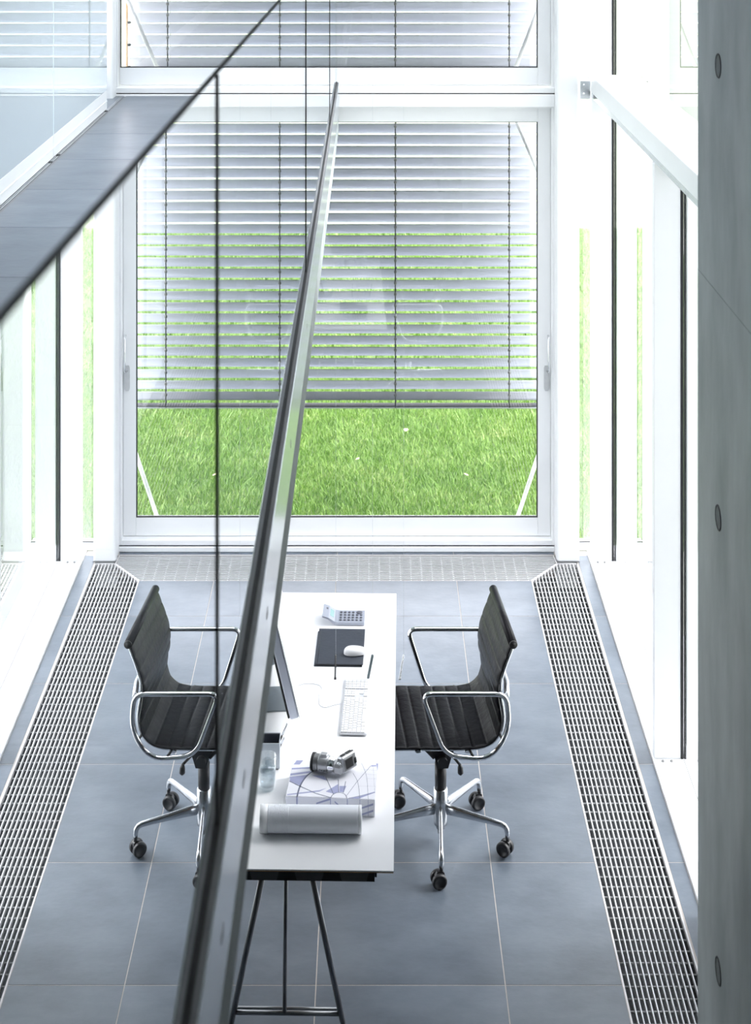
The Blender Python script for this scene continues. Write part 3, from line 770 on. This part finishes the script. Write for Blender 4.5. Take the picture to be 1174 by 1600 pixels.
# monitor
def mon():
    base = (-.302+.045*0, 6.745, TZ)
    yaw = math.radians(4.7); tilt = math.radians(13.5)
    t = empty('monitor', (-.36, 6.745, TZ), yaw, 'white flat screen computer on a grey metal foot, half hidden by the balustrade rail', 'computer')
    R = Matrix.Rotation(-tilt, 4, 'Y')
    # local frame: +x is the screen side, y along the width, z up; bottom edge of the screen at z=.095
    def tf(mb, off=(.035, 0, .085)):
        mb.v = [tuple((R @ Vector(v)) + Vector(off)) for v in mb.v]; return mb
    Wm, Hm, Tm = .31, .44, .040
    tf(MB().box(-Tm, -.002, -Wm, Wm, 0, Hm, bev=.006)).build('housing', M['alu_body'], t)
    tf(MB().box(-.002, .0015, -Wm, Wm, 0, Hm, bev=.001)).build('front_glass', M['bezel'], t)
    tf(MB().box(.0016, .0024, -Wm+.03, Wm-.03, .10, Hm-.03)).build('screen', M['screen'], t)
    tf(MB().box(-Tm-.009, -Tm-.0005, -Wm+.006, Wm-.006, .004, Hm-.006, bev=.005)).build('back_cover', M['black'], t)
    B(-.20, .028, -.1, .1, 0, .006, bev=.002).build('foot', M['foot'], t)
    MB().extr([(-.17,.0062),(-.12,.20),(-.066,.22),(-.067,.20),(-.11,.185),(-.15,.0062)], -.09, .09).build('neck', M['foot'], t)
M['foot'] = mat('satin_grey_foot', (.30,.34,.37), .35, .5, var=.03, scale=20)
M['bezel'] = mat('white_bezel', (.64,.65,.66), .4, var=.01, scale=10)
M['screen'] = mat('pale_screen', (.60,.61,.62), .3, var=.01, scale=10)  # pale base colour stands in for the bright window reflected in the screen
mon()

# pen holder with pens
M['holder'] = mat('silver_holder', (.60,.64,.69), .35, .4, var=.03, scale=20)
hx1, hy0 = -.370, 6.215
ph = empty('pen_holder', (hx1-.05, hy0+.04, TZ), 0, 'square silver pen holder beside the water glass', 'pen holder')
hw_, hh = .05, .106
mb = MB()
x0_, x1_, y0_, y1_ = -hw_, hw_, -.04, .04
mb.box(x0_, x1_, y0_, y0_+.003, .004, hh); mb.box(x0_, x1_, y1_-.003, y1_, .004, hh)
mb.box(x0_, x0_+.003, y0_+.003, y1_-.003, .004, hh); mb.box(x1_-.003, x1_, y0_+.003, y1_-.003, .004, hh); mb.box(x0_+.003, x1_-.003, y0_+.003, y1_-.003, .004, .006)
mb.build('box', M['holder'], ph)
B(-hw_+.003, hw_-.006, -.037, .037, .0, .004).build('foot', M['black'], ph)
mb = MB(); mb.box(x0_+.0031, x1_-.0031, .0300, .0369, .0061, hh-.001); mb.build('liner', M['folder'], ph)
MB().tube([(.006+.013*math.cos(a), -.0402, .055+.013*math.sin(a)) for a in np.linspace(0,2*PI,24,endpoint=False)], .0008, 5, closed=True).build('ring_mark', M['galv'], ph)
for (bx, by, pxy, label, mt, r) in ((.010,-.02,(449.5,1128),'silver pen standing tallest in the pen holder','chrome',.0032),
                           (.006,-.005,(441,1149),'short black pen in the pen holder','black',.0038), (.022,-.015,(445.5,1148.5),'short silver pen leaning right in the pen holder','chrome',.003)):
    a = Vector((hx1-.05+bx, hy0+.04+by, TZ+.010)); Yt = 6.27 + .02
    b = Vector((xx(pxy[0],Yt), Yt, zz(pxy[1],Yt)))
    t = empty('pen', a, 0, label, 'pen'); mid = a.lerp(b, .68)
    MB().tube([a, mid], r, 8).build('barrel', M['black'], t, True)
    MB().tube([mid, b], [r*.95, r*.8], 8).build('cap', M[mt], t, True)
    MB().tube([mid+Vector((r+.001,0,0)), b+Vector((r+.001,0,0))], .0009, 5).build('clip', M['chrome'], t, True)

# glass of water
def glassm(name, ior, c=(1,1,1)):
    m, t, b = nt(name); b.inputs['Base Color'].default_value = (*c,1); b.inputs['Roughness'].default_value = 0
    b.inputs['IOR'].default_value = ior; b.inputs['Transmission Weight'].default_value = 1
    tc = t.nodes.new('ShaderNodeTexCoord'); n = t.nodes.new('ShaderNodeTexNoise'); n.inputs['Scale'].default_value = 30
    bu = t.nodes.new('ShaderNodeBump'); bu.inputs['Strength'].default_value = .02; bu.inputs['Distance'].default_value = .001
    t.links.new(tc.outputs['Object'], n.inputs['Vector']); t.links.new(n.outputs['Fac'], bu.inputs['Height']); t.links.new(bu.outputs['Normal'], b.inputs['Normal'])
    return m
gx, gy = -.412, 6.09
gl = empty('water_glass', (gx, gy, TZ), 0, 'clear glass tumbler of water beside the pen holder', 'glass')
MB().lathe([(.0005,0),(.027,0),(.030,.003),(.0325,.05),(.037,.130),(.0357,.130),(.031,.05),(.0278,.016),(.0005,.013)], 40).build('tumbler', coated_mat('clear_glass', .04, .42, 'clear', (.90,.925,.935)), gl)
MB().lathe([(.0005,.0125),(.0283,.0157),(.0315,.05),(.0343,.092),(.0005,.092)], 40).build('water', coated_mat('water', .10, .30, 'clear', (.86,.89,.91)), gl)

# book with printed arches
bk = empty('book', (-.1495, 6.040, TZ), math.radians(-3.8), 'thick white book with violet grey arch drawing under the camera', 'book')
bw_, bl_, bh = .345/2, .245/2, .066
M['paperw'] = mat('coated_white_paper', (.84,.84,.90), .45, var=.02, scale=10)
M['ink'] = mat('violet_grey_ink', (.13,.145,.22), .5, var=.06, scale=20)
M['ink2'] = mat('pale_violet_ink', (.36,.38,.58), .5, var=.05, scale=20)
B(-bw_, bw_, -bl_, bl_, .0, .003, bev=.001).build('back_cover', M['paperw'], bk)
B(-bw_+.002, bw_-.003, -bl_+.0005, bl_-.003, .0031, bh-.0031).build('pages', mat('page_edges', (.74,.74,.80), .6, var=.04, scale=60, stretch=(1,1,12)), bk)
B(-bw_, bw_, -bl_, bl_, bh-.003, bh, bev=.001).build('front_cover', M['paperw'], bk)
B(-bw_, bw_, -bl_-.0012, -bl_+.0003, .0005, bh-.0005).build('spine', M['paperw'], bk)
def uv(px, py):     # crop pixel on the photo's book top -> book-local xy
    x, y = flo(430+px/6.906, 1150+py/6.906, TZ+bh); v = WM[bk.name].inverted() @ Vector((x, y, TZ)); 
    return (max(-bw_+.001, min(bw_-.001, v.x)), max(-bl_+.001, min(bl_-.001, v.y)))
def line(mb, pts, wd, z):
    P = [Vector(uv(*p)) for p in pts]; n = len(P); l, r = [], []
    for i in range(n):
        d = (P[min(i+1,n-1)]-P[max(i-1,0)]).normalized(); nn = Vector((-d.y, d.x))*wd/2; l.append(P[i]+nn); r.append(P[i]-nn)
    mb.add([(q.x,q.y,z) for q in l+r], [(i, i+1, n+i+1, n+i) for i in range(n-1)])
def curve(pts): return [tuple(v) for v in spline([(a,b,0) for a,b in pts], 5)]
ink = MB(); z_ = bh+.00035
line(ink, [p[:2] for p in curve([(235,672),(250,600),(280,520),(335,440),(405,380),(480,330)])], .0060, z_)
line(ink, [(155,488),(275,545),(440,620),(600,690)], .0038, z_)
for q in (((545,440),(632,632)), ((682,470),(688,610)), ((762,490),(738,612))): line(ink, q, .0024, z_)
line(ink, [(768,650),(880,500),(1035,320)], .0016, z_)
line(ink, [(780,710),(1090,612)], .0016, z_)
line(ink, [p[:2] for p in curve([(598,690),(610,650),(640,622),(690,610),(740,622),(768,650),(776,690)])], .0026, z_)
line(ink, [p[:2] for p in curve([(840,400),(885,480),(905,570),(914,690)])], .0015, z_)
line(ink, [p[:2] for p in curve([(930,290),(975,390),(995,500),(1005,695)])], .0012, z_)
for q in (((915,360),(1100,370)), ((940,410),(1095,420)), ((985,460),(1095,462)), ((900,540),(1100,545)), ((1060,330),(1075,600))): line(ink, q, .0005, z_)
line(ink, [(120,662),(600,680),(1078,702)], .0008, z_)
ink.build('printed_lines', M['ink'], bk, fix=False)
pl = MB()
def poly(pts): pl.add([(*uv(*p), bh+.0002) for p in pts], [tuple(range(len(pts)))])
poly([(158,440),(345,420),(270,535),(160,485)]); poly([(235,262),(305,262),(265,308),(200,308)])
poly([(160,405),(380,378),(380,398),(160,428)]); poly([(400,425),(530,430),(560,480),(520,470)])
poly([(545,600),(680,520),(685,605),(640,625)]); poly([(695,540),(770,540),(740,608),(695,605)])
poly([(180,345),(400,335),(400,350),(180,362)]); poly([(1090,295),(1118,298),(1112,380),(1098,330)])
poly([(1040,315),(1092,315),(1092,328),(1035,330)]); poly([(130,628),(480,585),(560,560),(480,600),(130,640)]); poly([(780,680),(900,650),(1080,600),(1075,612),(900,680),(790,700)])
tag(pl.build('printed_tone', M['ink2'], bk, fix=False), kind='stuff')
sp = MB(); yS = -bl_-.0014
def vs(px): return uv(px, 690)[0]
for px, wd in ((230,.0062), (595,.003), (778,.003), (914,.0015), (1005,.0013)):
    x = vs(px); sp.add([(x-wd/2,yS,.002),(x+wd/2,yS,.002),(x+wd/2,yS,bh-.001),(x-wd/2,yS,bh-.001)], [(0,1,2,3)])
for p1, p2 in (((640,.05),(700,.03)), ((800,.012),(1060,.045)), ((930,.004),(1060,.02)), ((440,.04),(590,.058))):
    x1, x2 = vs(p1[0]), vs(p2[0]); sp.add([(x1,yS,p1[1]),(x2,yS,p2[1]),(x2,yS,p2[1]+.008),(x1,yS,p1[1]+.006)], [(0,1,2,3)])
sp.build('spine_print', M['ink2'], bk, fix=False)

# photo camera lying on the book
M['silver'] = mat('camera_silver', (.50,.51,.53), .34, .45, var=.06, scale=25)
M['silverd'] = mat('camera_grey', (.30,.305,.315), .38, .4, var=.06, scale=25)
pc = flo(520, 1212, TZ+bh)
cz = TZ+bh
ca = empty('photo_camera', (pc[0]-.005, pc[1]+.018, cz+.0002), math.radians(-16), 'silver digital camera with a long lens barrel lying on the book', 'camera')
r0 = .031
def lx(prof, m, name, par): return MB().lathe(prof, 32, (0,0,.0335), axis='x').build(name, m, par)
barrel = lx([(.0005,-.078),(.024,-.078),(.024,-.070)], M['gasket'], 'front_lens', ca)
lx([(.0245,-.0785),(.033,-.080),(.0335,-.074),(.0335,-.070),(.0305,-.0695)], M['gasket'], 'lens_hood_ring', ca)
foc = [(.0305,-.0695)]
for k in range(9): foc += [(.0312,-.069+k*.002),(.0302,-.068+k*.002)]
lx(foc+[(.0005,-.050)], M['silverd'], 'focus_ring', ca)
lx([(.0005,-.050),(.0318,-.0500),(.0322,-.048),(.0322,-.014),(.0312,-.012),(.0005,-.012)], M['silver'], 'lens_barrel', ca)
lx([(.0005,-.0118),(.0300,-.0118),(.0302,-.004),(.0285,-.003),(.0288,.004),(.0270,.006),(.0272,.014),(.0005,.016)], M['chrome'], 'zoom_collar', ca)
B(-.046, -.016, -.012, .014, .063, .072, bev=.003).build('flash_housing', M['silver'], ca)
for k in range(4): MB().lathe([(.0032,0),(.003,-.002),(.0005,-.0025)], 10, (-.040+k*.009, -.0300, .022), axis='y').build('button', M['silverd'], ca)
mb = MB(); mb.box(.012, .052, -.030, .030, .010, .050, bev=.009); mb.build('pivot_housing', M['silver'], ca)
MB().lathe([(.010,-.004),(.010,.0035),(.008,.005),(.0005,.0055)], 20, (.038,-.012,.0495)).build('mode_dial', M['chrome'], ca)
bb = MB(); bb.box(-.016, .016, -.036, .040, -.006, .052, bev=.005)
Rb = Matrix.Translation((.062, .018, .020)) @ Matrix.Rotation(math.radians(-28), 4, 'Z') @ Matrix.Rotation(math.radians(-14), 4, 'Y')
def tb(mb): mb.v = [tuple(Rb @ Vector(v)) for v in mb.v]; return mb
tb(bb).build('body', M['silver'], ca)
tb(MB().box(.0161, .0185, -.030, .022, .000, .044, bev=.001)).build('screen_frame', M['silverd'], ca)
tb(MB().box(.0186, .0192, -.024, .016, .006, .039)).build('rear_screen', M['gasket'], ca)
tb(MB().box(-.010, .010, .002, .036, .0521, .0545, bev=.001)).build('grip_pad', M['black'], ca)
tb(MB().lathe([(.005,0),(.005,.003),(.0005,.004)], 14, (0,.026,.0547))).build('shutter_button', M['chrome'], ca)
tb(MB().box(-.006, .006, -.026, -.006, .0521, .056, bev=.001)).build('power_switch', M['gasket'], ca)
tb(MB().box(.0161, .020, .026, .036, .010, .030, bev=.001)).build('strap_lug', M['black'], ca)

# translucent drawing tube in front of the book
M['tube'] = mat('milky_plastic', (.84,.87,.93), .3, var=.03, scale=10)
M['tubecap'] = mat('clear_milky_cap', (.88,.90,.93), .25, var=.03, scale=10)
ty = 5.815; tr_ = .0485
tu = empty('drawing_tube', (-.24, ty, TZ), math.radians(-.8), 'white ribbed drawing tube lying in front of the book', 'tube')
prof = [(.0005,-.150),(tr_*.95,-.150)]
for k in range(15): u_ = -.148+k*.0052; prof += [(tr_*.985,u_),(tr_*.985,u_+.0026),(tr_*.972,u_+.0030),(tr_*.972,u_+.0048)]
prof += [(tr_*.975,-.066)]
for k in range(52): u_ = -.065+k*.0049; prof += [(tr_*.9755,u_),(tr_*.971,u_+.0024)]
prof += [(tr_*.97,.192),(tr_*.9,.193),(.0005,.193)]
MB().lathe(prof, 40, (0,0,tr_), axis='x').build('barrel', M['tube'], tu)
MB().lathe([(tr_*.975,.1931),(tr_,.194),(tr_,.203),(tr_*.96,.2045),(.0005,.2045)], 40, (0,0,tr_), axis='x').build('end_cap', M['tubecap'], tu)
MB().lathe([(.0005,-.180),(tr_*.97,-.180),(tr_,-.178),(tr_,-.1505),(.0005,-.1502)], 40, (0,0,tr_), axis='x').build('end_cap', M['tubecap'], tu)

# ------------------------------------------------------------------ office chair
def chair():
    yaw = math.radians(5.2)
    base = Vector((.315, 6.945, 0))
    t = empty('office_chair', base, yaw, 'black ribbed leather office chair with polished aluminium arms and castors', 'chair')
    inv = WM[t.name].inverted()
    def L(px, py, Y):
        return inv @ Vector((xx(px,Y), Y, zz(py,Y)))
    # profile (u, z) from the front edge of the seat over the curve to the top of the back
    P = [(-.345,.530),(-.325,.552),(-.27,.562),(-.165,.560),(-.05,.553),(.07,.548),(.14,.549),(.190,.565),(.222,.600),(.235,.650),(.231,.700),(.222,.750),(.222,.810),(.236,.870),(.262,.940),(.283,.992)]
    sp_ = spline([(a,0,b) for a,b in P], 10)
    s = [0]
    for a, b in zip(sp_[:-1], sp_[1:]): s.append(s[-1]+(b-a).length)
    s = np.array(s); tot = s[-1]
    N = 17*12; ss = np.linspace(0, tot, N+1)
    X = np.interp(ss, s, [p.x for p in sp_]); Z = np.interp(ss, s, [p.z for p in sp_])
    dx = np.gradient(X); dz = np.gradient(Z); ln = np.hypot(dx, dz); nx, nz = -dz/ln, dx/ln     # normal towards the sitter
    nch = 17
    ph_ = (ss/tot*nch) % 1.0
    bul = .0058*np.power(np.clip(np.sin(ph_*PI), 0, 1), .32)
    half = .258; yc = .02
    ws = [-1,-.985,-.95,-.6,-.2,.2,.6,.95,.985,1]; fall = [0,.6,1,1,1,1,1,1,.6,0]
    g1, g2 = [], []
    for i in range(N+1):
        r1, r2 = [], []
        for wv, fl in zip(ws, fall):
            o_ = .003+bul[i]*fl
            r1.append((X[i]+nx[i]*o_, yc+wv*half, Z[i]+nz[i]*o_)); r2.append((X[i]-nx[i]*o_, yc+wv*half, Z[i]-nz[i]*o_))
        g1.append(r1); g2.append(r2[::-1])
    mb = MB(); mb.sheet(g1); mb.sheet(g2)
    for e, m_ in ((0, len(ws)-1), (len(ws)-1, 0)):
        mb.sheet([[g1[i][e], g2[i][m_]] for i in range(N+1)])
    mb.build('upholstery', M['leather'], t)
    # rolled ends
    ex, ez = X[-1], Z[-1]
    MB().tube([(ex+.006, yc-half-.004, ez+.004), (ex+.006, yc+half+.004, ez+.004)], .019, 16).build('top_roll', M['leather'], t)
    MB().tube([(X[0]+.004, yc-half-.004, Z[0]-.006), (X[0]+.004, yc+half+.004, Z[0]-.006)], .0165, 16).build('front_roll', M['leather'], t)
    for sg in (-1, 1):
        MB().lathe([(.019,0),(.017,sg*.004),(.006,sg*.004),(.006,sg*.007),(.0005,sg*.007)], 16, (ex+.006, yc+sg*(half+.0042), ez+.004), axis='y').build('end_cap', M['black'], t)
    # aluminium side rails under the edges
    for sg in (-1, 1):
        y_ = yc+sg*(half-.030)
        path = [(X[i]-nx[i]*.017, y_, Z[i]-nz[i]*.017) for i in range(4, N-3, 4)]
        MB().tube(path, .0075, 8).build('side_rail', M['cast'], t)
    # stretchers under seat and behind back
    for xs_, zs_ in ((.09,.528), (-.13,.540)):
        MB().tube([(xs_, yc-half+.01, zs_), (xs_, yc-.12, zs_-.012), (xs_, yc+.12, zs_-.012), (xs_, yc+half-.01, zs_)], [(.014,.006)]*4, 8).build('seat_stretcher', M['cast'], t)
    MB().tube([(.262, yc-half+.01, .76), (.285, yc-.12, .76), (.285, yc+.12, .76), (.262, yc+half-.01, .76)], [(.012,.006)]*4, 8).build('back_stretcher', M['cast'], t)
    # arm loops: tube going up from the seat, over, and round the seat curve
    def loop(pts, Yp, r=.0105):
        q = [L(a,b,Yp) for a, b in pts]; ym = sum(v.y for v in q)/len(q)
        q = [Vector((v.x, v.y, v.z)) for v in q]
        # rounded polygon through the corner points
        out = []
        n = len(q)
        rad = [.028,.028,.028,.055,.028,.03][:n]
        for i in range(n):
            a, b, c = q[i-1], q[i], q[(i+1)%n]; d1 = (a-b).normalized(); d2 = (c-b).normalized()
            ra = min(rads[i], (a-b).length*.48, (c-b).length*.48)
            p0, p2 = b+d1*ra, b+d2*ra
            for k in range(7):
                f = k/6; out.append((1-f)**2*p0+2*f*(1-f)*b+f*f*p2)
        return out
    near = [(660,1084.5),(792,1084.5),(797,1140),(768,1187),(696,1181)]
    rads = [.045,.05,.16,.10,.07]
    MB().tube(loop(near, 6.69), .0105, 12, closed=True).build('armrest', M['chrome'], t)
    far = [(637,983),(772,983),(777,1032),(750,1085),(668,1081)]
    MB().tube(loop(far, 7.255), .0105, 12, closed=True).build('armrest', M['chrome'], t)
    # spacers holding the arm loops to the rails
    for sg in (-1, 1):
        for xs_, zs_ in ((.10,.536), (.232,.60)):
            y_ = yc+sg*(half+.0)
            MB().tube([(xs_-.004, y_-sg*.015, zs_), (xs_+.006, y_+sg*.03, zs_-.004)], .006, 8).build('arm_spacer', M['black'], t)
    # tilt mechanism
    mb = MB(); mb.extr([(-.10,.535),(-.035,.41),(-.020,.355),(.028,.355),(.045,.41),(.09,.535)], -.05, .05); mb.build('tilt_housing', M['black'], t)
    MB().tube([(.0,-.05,.395),(.0,-.075,.395)], .022, 16).build('tension_knob', M['black'], t)
    MB().tube([(-.145,-.04,.520),(-.035,-.045,.405)], .010, 8).build('tilt_brace', M['black'], t)
    MB().tube([(.03,-.05,.43),(.055,-.11,.425),(.066,-.13,.420)], .006, 8).build('lever', M['black'], t)
    MB().tube([(.068,-.132,.420),(.070,-.134,.405),(.071,-.135,.382),(.071,-.135,.374)], [.006,.012,.013,.006], 10).build('lever_knob', M['black'], t)
    MB().tube([(0,0,.22),(0,0,.354)], .0265, 20).build('gas_column', M['black'], t)
    MB().lathe([(.020,.060),(.020,.075),(.030,.078),(.031,.10),(.034,.15),(.032,.238),(.027,.242),(.0005,.242)], 28).build('hub', M['cast'], t)
    MB().lathe([(.012,.035),(.014,.060)], 14).build('hub_stub', M['black'], t)
    a0 = -92-5.2
    for k in range(5):
        a = math.radians(a0+72*k); c_, s_ = math.cos(a), math.sin(a)
        pr = [(.018,.150,.026,.013),(.08,.147,.022,.012),(.16,.143,.017,.011),(.24,.139,.014,.010),(.282,.136,.013,.010),(.300,.130,.012,.011),(.309,.118,.012,.012),(.312,.100,.011,.012),(.312,.080,.0095,.0095)]
        MB().tube([(c_*r_, s_*r_, z) for r_, z, hh_, ww_ in pr], [(ww_, hh_) for r_, z, hh_, ww_ in pr], 12).build('base_arm', M['cast'], t)
        cs = empty('castor', (c_*.312, s_*.312, 0)); cs.parent = t
        WM[cs.name] = WM[t.name]
        yaw_ = math.radians([12, -35, 20, 5, 25][k])-yaw; cs.rotation_euler = (0,0,yaw_)
        for sg in (-1, 1):
            MB().lathe([(.010,sg*.008),(.030,sg*.008),(.0325,sg*.011),(.0325,sg*.024),(.029,sg*.028),(.022,sg*.029),(.021,sg*.026),(.0005,sg*.026)], 24, (-.012,0,.0328), axis='y').build('wheel', M['black'], cs)
        MB().tube([(0,0,.06),(0,0,.088)], .008, 10).build('stem', M['black'], cs)
        MB().extr([(-.030,.052),(-.020,.066),(0,.070),(.012,.062),(.013,.040),(-.012,.035)], -.0075, .0075).build('fork', M['black'], cs)
    return t
chair()
